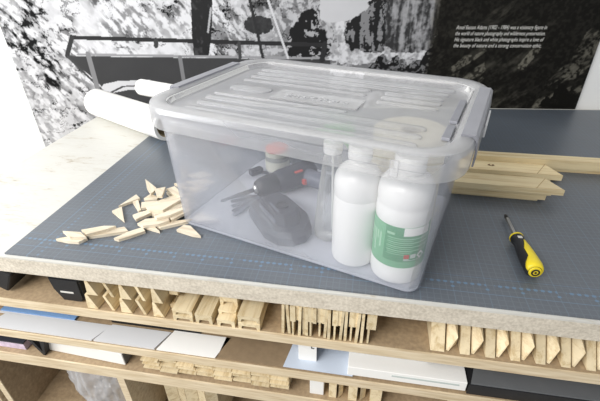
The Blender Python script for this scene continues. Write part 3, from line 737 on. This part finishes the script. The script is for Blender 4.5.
# ------------------------------------------------------------------ top shelf: bundles of stretcher bars seen end on
ORD = ['first', 'second', 'third', 'fourth', 'fifth', 'sixth', 'seventh', 'eighth', 'ninth', 'tenth', 'eleventh', 'twelfth', 'thirteenth', 'fourteenth', 'fifteenth', 'sixteenth', 'seventeenth', 'eighteenth', 'nineteenth', 'twentieth', 'twenty-first', 'twenty-second', 'twenty-third', 'twenty-fourth']
E_ = .0006
def fx(px, py=300, Y=0.0): return ony(px, py, Y).x
def barobj(bm, x, y, z, label, group, rot=0, mat='pine'):
    o = obj('stretcher_bar', bm, MAT[mat], None, False, (x, y, z), (0, rot, 0)); return tag(o, label, 'wooden bar', group)
# bundle A: two rows of V-profiled mitred bars
hA = .0335
zA = (ST[0]+.001, ST[0]+.0355)
def barA(kind, xa, xb, z, y, label):
    w_ = xb-xa; h_ = hA
    if kind == 'ridge': s_ = [(0, 0), (w_, 0), (w_*.42, h_), (w_*.18, h_)]
    elif kind == 'slat': s_ = [(w_-.0055, 0), (w_, 0), (.0055, h_), (0, h_)]
    else: s_ = [(0, 0), (w_, 0), (w_, h_*.30), (w_*.5, h_*.5), (0, h_*.25)]
    bm = NB(); loft(bm, [[(x, y, zz) for x, zz in s_], [(x, .34, zz) for x, zz in s_]])
    barobj(bm, xa, 0, z, label, 'zigzag bundle of mitred bars on the top shelf')
NAME = {'ridge': 'ridge-topped bar', 'slat': 'thin leaning slat', 'low': 'recessed bar'}
LAY = (('ridge', 86.5, 96.5), ('low', 97, 103.5), ('slat', 104.5, 112), ('low', 112.5, 118), ('ridge', 118.5, 129), ('low', 129.5, 134.5), ('slat', 135, 142.5), ('low', 143, 149), ('ridge', 149.5, 160), ('low', 160.5, 169))
for row in range(2):
    cnt = {}
    for k, (kind, pa_, pb_) in enumerate(LAY):
        cnt[kind] = cnt.get(kind, 0)+1
        sh = 2.6 if row == 0 else 0
        xa, xb = ony(pa_+sh, 314 if row == 0 else 296).x, ony(pb_+sh, 314 if row == 0 else 296).x
        lab = '%s %s from the left in the %s row of the zigzag bundle' % (ORD[cnt[kind]-1], NAME[kind], 'lower' if row == 0 else 'upper')
        barA(kind, xa, xb, zA[row], .003 if kind == 'ridge' else .004 if kind == 'slat' else .026, lab)
# bundle B: flat lipped bars in short stacks
stk = [(173, 194, (.012, .013)), (195, 213, (.022,)), (216, 235, (.016, .010, .022)), (237, 260, (.014, .016))]
for k, (pa_, pb_, hs) in enumerate(stk):
    xa, xb = fx(pa_, 318), fx(pb_, 324); w_ = xb-xa-.0012
    zz = ST[0]+.001
    for j, h_ in enumerate(hs):
        lp = min(.008, h_*.45)
        s_ = [(0, 0), (.005, 0), (.0065, lp), (w_-.0065, lp), (w_-.005, 0), (w_, 0), (w_, h_-.0006), (0, h_-.0006)]
        off = .001+(.012*j if k == 2 else .0015*j)
        bm = NB(); loft(bm, [[(x, off, z) for x, z in s_], [(x, .33, z) for x, z in s_]])
        if j == len(hs)-1 and k != 2:
            prism(bm, [(.001, off+.006), (.0016, off+.005), (w_, off+.040), (w_, off+.0412)], h_-.0007, h_-.0003)
        lv = ('only', ) if len(hs) == 1 else ('bottom', 'top') if len(hs) == 2 else ('bottom', 'middle', 'top')
        barobj(bm, xa, 0, zz, '%s bar in the %s flat stack from the left, right of the zigzag bundle' % (lv[j], ORD[k]), 'flat stacked bars on the top shelf')
        zz += h_
# bundle C: thin slats on edge, some with the lower end cut back
CS = [('L', 281, -1), ('L', 284.6, 1), ('T', 289.3, 0), ('S', 294.9, 0), ('L', 298.5, -1), ('L', 301.6, 0), ('L', 304.6, 0), ('T', 307.6, 0), ('S', 312.6, 0), ('T', 317, 0), ('S', 322.4, 0),
      ('L', 325.5, -1), ('L', 328.2, 0), ('T', 333, 0), ('S', 338.6, 0), ('L', 342.2, -1), ('L', 345.6, 0), ('T', 350.2, 0), ('S', 355.5, 0), ('L', 359, -1), ('L', 363, 0), ('T', 368.6, 0), ('S', 374.4, 0)]
zx = Matrix(((1, 0, 0, 0), (0, 0, 1, 0), (0, 1, 0, 0), (0, 0, 0, 1)))
cnt = {}
for k, (ch, px, ln) in enumerate(CS):
    random.seed(50+k); xa = fx(px, 300+(px-280)*.11); hh = .067-random.uniform(0, .002); y_ = random.uniform(.001, .005)
    if ch == 'L': s_ = [(0+.0025*ln, 0), (.0046+.0025*ln, 0), (.0046, hh), (0, hh)]
    elif ch == 'T': s_ = [(.0026, 0), (.0056, 0), (.0056, hh*.5), (.0086, hh*.5), (.0086, hh), (0, hh), (0, hh*.5), (.0026, hh*.5)]
    else: s_ = [(0, hh*.5), (.006, hh*.5), (.006, hh), (0, hh)]
    bm = NB(); loft(bm, [[(x, y_, z) for x, z in s_], [(x, .3, z) for x, z in s_]])
    if ch == 'S': prism(bm, [(.0018, .05), (.0042, .05), (.0042, .29), (.0018, .29)], 0, hh*.6)
    cnt[ch] = cnt.get(ch, 0)+1
    nm_ = {'L': 'tall thin slat', 'T': 'T-shaped bar end', 'S': 'short cut-back bar end'}[ch]
    barobj(bm, xa, 0, ST[0]+.001, '%s %s from the left in the upright bundle at the shelf middle' % (ORD[cnt[ch]-1], nm_), 'upright thin slats on the top shelf', 0)
# bundle D: bars on edge, plain ends alternating with pointed faceted ends
px = 434.0; k = 0; hD = .0645; SL = .85
while px < 606:
    for kind in ('plain', 'faceted'):
        wpx = 10.5 if kind == 'plain' else 13.0
        if k == 0: wpx = 15
        xa, xb = fx(px, 340+(px-435)*.14), fx(px+wpx, 340+(px-435)*.14); w_ = xb-xa
        bm = NB()
        if kind == 'plain':
            f_ = .006
            loft(bm, [[(0, f_, 0), (w_, f_, 0), (w_, .36, 0), (0, .36, 0)], [(0, f_+SL*hD, hD), (w_, f_+SL*hD, hD), (w_, .36, hD), (0, .36, hD)]])
            if k:
                for j in range(4):
                    s = 1 if (k//2) % 2 else -1
                    bx(bm, -.011, .011, f_-.0006, f_+.001, -.0005, .0005, Matrix.Translation((w_/2, SL*hD*(.36+.055*j), hD*(.36+.055*j))) @ Matrix.Rotation(s*.7, 4, 'Y') @ Matrix.Diagonal((w_*.040/.001*.016, 1, 1, 1)))
        else:
            a = [bm.verts.new(v) for v in ((0, .010, 0), (0, .010+SL*hD, hD), (w_*.80, SL*hD*.36-.004, hD*.40), (w_, .040+SL*hD, hD), (w_, .026, 0), (w_*.2, .009, 0))]
            b_ = [bm.verts.new(v) for v in ((0, .36, 0), (0, .36, hD), (w_, .36, hD), (w_, .36, 0))]
            for f in ((0, 5, 2, 1), (1, 2, 3), (5, 4, 2), (2, 4, 3), (0, 1, b_[1], b_[0]), (1, 3, b_[2], b_[1]), (3, 4, b_[3], b_[2]), (4, 5, b_[3]), (5, 0, b_[0], b_[3]), tuple(b_)):
                bm.faces.new([a[i] if isinstance(i, int) else i for i in f])
        nm = ORD[k//2]
        lab = ('%s plain flat bar end from the left in the right-hand bundle' if kind == 'plain' else '%s pointed faceted bar end from the left in the right-hand bundle') % nm
        barobj(bm, xa, .0, ST[0]+.001, lab, 'bars on edge at the right of the top shelf')
        px += wpx+(1.6 if kind == 'plain' else 1.0); k += 1
# black case
c = ony(76, 290, .03)
t = thing('tool_case', 'small black case with cut corners on the top shelf at left', 'case', (c.x, .012, ST[0]+.001))
bm = NB(); s_ = [(-.016, 0), (.022, 0), (.028, .010), (.030, .056), (-.032, .056), (-.029, .028)]
vs = loft(bm, [[(x, y, z) for x, z in s_] for y in (0, .16)])
bmesh.ops.bevel(bm, geom=[e for e in bm.edges], offset=.003, segments=2, affect='EDGES'); obj('shell', bm, MAT['black'], t)
bm = NB(); bx(bm, -.014, .012, -.0008, .002, .022, .0255); obj('mark', bm, MAT['text'], t)
c = ony(10, 276, .02)
bm = NB(); bx(bm, -.022, .022, 0, .12, 0, .05, Matrix.Rotation(.5, 4, 'Y') , .004)
tag(obj('black_box', bm, MAT['black_board'], None, False, (c.x-.034, .014, ST[0]+.013)), 'black box cut off by the picture edge at the far left of the top shelf', 'box')

# ------------------------------------------------------------------ second shelf: sheets and boards
Z2 = ST[1]+.001
def sheet(name, pts, z, th, mat, label, cat='sheet', group=None):
    P = [onz(x, y, z+th) if len(p_) == 2 else None for p_ in pts for x, y in [p_]]
    c = sum(P, Vector())/len(P); bm = NB(); prism(bm, [p-c for p in P], 0, th)
    return tag(obj(name, bm, MAT[mat], None, False, (c.x, c.y, z)), label, cat, group)
def slab2(name, x0, x1, y0, y1, z, th, mat, label, cat, skew=0, group=None):
    bm = NB(); prism(bm, [(0, 0), (x1-x0, 0), (x1-x0+skew, y1-y0), (skew, y1-y0)], 0, th)
    return tag(obj(name, bm, MAT[mat], None, False, (x0, y0, z)), label, cat, group)
X = lambda px, py: ony(px, py, 0).x
slab2('paper_sheet', X(-14, 330), X(92, 345), .003, .038, Z2, .003, 'sheet', 'pale sheet at the left end of the second shelf, in front of the blue one', 'sheet', .018)
slab2('blue_sheet', X(-14, 330), X(62, 340), .0435, .30, Z2, .004, 'blue_sheet', 'light blue sheet at the left end of the second shelf', 'sheet', .0)
slab2('paper_sheet', X(-14, 330), X(100, 340), .0385, .043, Z2, .002, 'sheet', 'narrow pale strip between the blue sheet and the front sheet', 'sheet', .0)
slab2('canvas_panel', X(94, 345), X(154, 352), .003, .044, Z2, .004, 'sheet', 'grey-white panel between the front pale sheet and the brown board', 'panel', .016)
slab2('canvas_panel', X(156, 352), X(215, 362), .003, .050, Z2, .003, 'paper', 'bright white panel left of the brown board on the second shelf', 'panel', .016)
slab2('black_board', X(98, 345), X(190, 355), .0515, .30, Z2, .006, 'black_board', 'thin black strip lying behind the white panels', 'board', .016)  # flat black strip behind the panels
slab2('brown_board', X(217, 362), X(286, 372), .004, .30, Z2, .003, 'mdf', 'brown hardboard sheet in the middle of the second shelf', 'board', .016)
slab2('bluish_card', X(283, 372), X(352, 382), .003, .085, Z2+.0035, .002, 'sheet_blue', 'pale blue card lying under the folded white card', 'card', .014)
# folded white card with a black corner mark
cx_ = X(297, 372)
t = thing('folded_card', 'upright white folded card with a small black mark', 'card', (cx_, .022, Z2+.0056))
bm = NB(); bx(bm, 0, .032, 0, .0015, 0, .066); bx(bm, -.0008, .0008, .0008, .05, 0, .066); obj('card_body', bm, MAT['paper'], t)
bm = NB(); bx(bm, .010, .024, -.0006, .0002, .048, .0496); bx(bm, .0224, .024, -.0006, .0002, .034, .049); bx(bm, .024, .028, -.0006, .0002, .034, .0355); obj('mark', bm, MAT['black_board'], t)
# white boxes / flat cartons at the right
xa, xb, xc, xl = X(347, 378), X(466, 392), X(424, 372), X(306, 362)
t = thing('flat_carton', 'flat white carton with a raised lid right of the folded card', 'carton', (xa, .004, Z2+.0058))
bm = NB(); bx(bm, 0, xb-xa, 0, .25, 0, .022, None, .001); obj('tray', bm, MAT['paper'], t)
bm = NB(); bx(bm, xl-xa+.012, xc-xa+.012, .030, .30, .0225, .034, None, .001); obj('lid', bm, MAT['sheet'], t)
bm = NB(); prism(bm, [(.075, -.0006), (xb-xa-.012, -.0006), (xb-xa-.012, 0), (.075, 0)], .012, .016); obj('grey_strip', bm, MAT['grey_ink'], t)
slab2('black_board', xb+.003, xb+.36, .004, .32, Z2, .024, 'black_board', 'thick black board at the right end of the second shelf', 'board', 0)
slab2('grey_board', X(474, 372)+.004, xb+.34, .0055, .036, Z2+.0245, .003, 'grey_board', 'dark grey strip of board lying on the thick black board', 'board', .01)
slab2('black_board', xc+.016, xb+.33, .040, .30, Z2+.0285, .012, 'black_board', 'black panel behind the carton lid, against the shelf above', 'board', 0)
# ------------------------------------------------------------------ third shelf
Z3 = ST[2]+.001
xa, xb = X(38, 352), X(122, 368)
t = thing('flat_box', 'long white box lying askew on the third shelf at left', 'box', (xa, .020, Z3), (0, 0, -.05))
bm = NB(); bx(bm, 0, xb-xa, 0, .2, 0, .034, None, .001); obj('box_body', bm, MAT['paper'], t)
bm = NB(); bx(bm, xb-xa, xb-xa+.0012, .002, .2, .002, .032); obj('end_face', bm, MAT['grey_board'], t)
t = thing('magazine', 'lilac printed magazine beside a black bracket at far left', 'magazine', (X(-10, 350), .012, Z3))
bm = NB(); bx(bm, 0, .078, 0, .2, 0, .018); obj('pages', bm, MAT['lilac'], t)
bm = NB(); bx(bm, 0, .078, -.0005, .2, .018, .021); obj('cover', bm, MAT['charcoal'], t)
bm = NB(); s_ = [(0, .05), (.010, .05), (.024, .012), (.030, .05), (.040, .05), (.026, 0), (.022, 0)]
loft(bm, [[(x, y, z) for x, z in s_] for y in (0, .05)])
tag(obj('corner_bracket', bm, MAT['black_board'], None, False, (X(26, 345), .006, Z3)), 'black V-shaped bracket standing between magazine and white box', 'bracket')
# stacked bars, end on
xa, xb = X(143, 372), X(289, 392); nc = 8; dx = (xb-xa)/nc; random.seed(9)
for c_ in range(nc):
    for r_ in range(4):
        h_ = .0128; w_ = dx-.0014
        bm = NB(); off = random.uniform(-.004, .003)
        s_ = [(0, 0), (w_, 0), (w_, h_*.92), (w_*.86, h_*.96), (w_*.80, h_*.66), (w_*.2, h_*.66), (w_*.14, h_*.96), (0, h_*.92)]
        sk = .004 if (c_+r_) % 2 else -.004
        prism(bm, [(0, off), (w_, off), (w_, .32), (0, .32)], h_*.74, h_*.97)
        prism(bm, [(max(0, sk), off+.022), (w_+min(0, sk), off+.022), (w_+min(0, sk), .32), (max(0, sk), .32)], .0003, h_*.74)
        lab = '%s bar end up in the %s column of the stack on the third shelf' % (ORD[r_], ORD[c_])
        barobj(bm, xa+c_*dx, .006, Z3+r_*h_, lab, 'bars stacked end on along the third shelf')
# card and a few slats right of it
xa = X(309, 395)
bm = NB(); bx(bm, 0, .026, 0, .05, 0, .062, None, .0006); tag(obj('white_carton', bm, MAT['paper'], None, False, (xa, .010, Z3)), 'narrow white carton standing right of the stacked bars on the third shelf', 'carton')
for k, (off, w_) in enumerate(((.036, .014), (.054, .008), (.072, .016), (.094, .010), (.112, .02))):
    bm = NB(); prism(bm, [(0, 0), (w_, .012 if k % 2 else 0), (w_, .3), (0, .3)], 0, .056)
    barobj(bm, xa+off, .008, Z3, '%s upright bar end right of the narrow white carton' % ORD[k], 'upright bars on the third shelf')
slab2('wood_offcut', X(455, 405), X(500, 405), .01, .3, Z3, .034, 'pine', 'wooden board end at bottom right beneath the black board', 'board')

# ------------------------------------------------------------------ below: plastic bag and more bars
random.seed(12); bm = NB()
bmesh.ops.create_icosphere(bm, subdivisions=5, radius=1)
for v in bm.verts:
    p = v.co.copy(); r3 = lambda f_, sd_: 1-2*abs(float(fbm(np.array([p.x*f_+p.y*f_*.6+20]), np.array([p.z*f_*.55-p.y*f_*.5+20]), sd_, 3)[0])-.5)
    k_ = .88+.30*(r3(3.2, 5)-.7)+.22*(r3(8, 8)-.8)
    v.co = Vector((p.x*.098*k_, p.y*.072*k_, max(p.z*.135*k_, -.10)))
bq = ony(88, 392, .06)
bag = tag(obj('plastic_bag', bm, MAT['bag'], None, True, (dv0-.122, .096, -.54+.1005)), 'crumpled clear plastic bag in the bottom compartment at left', 'bag')
bag.data.set_sharp_from_angle(angle=math.radians(180))
xa = X(150, 392)
for k in range(5):
    w_ = .024
    bm = NB(); prism(bm, [(0, .01*(k % 2)), (w_-.001, .01*((k+1) % 2)), (w_-.001, .3), (0, .3)], 0, .20)
    barobj(bm, xa+k*w_, .045, -.539, '%s bar from the left in the bottom compartment right of the divider' % ORD[k], 'bars in the bottom compartment')
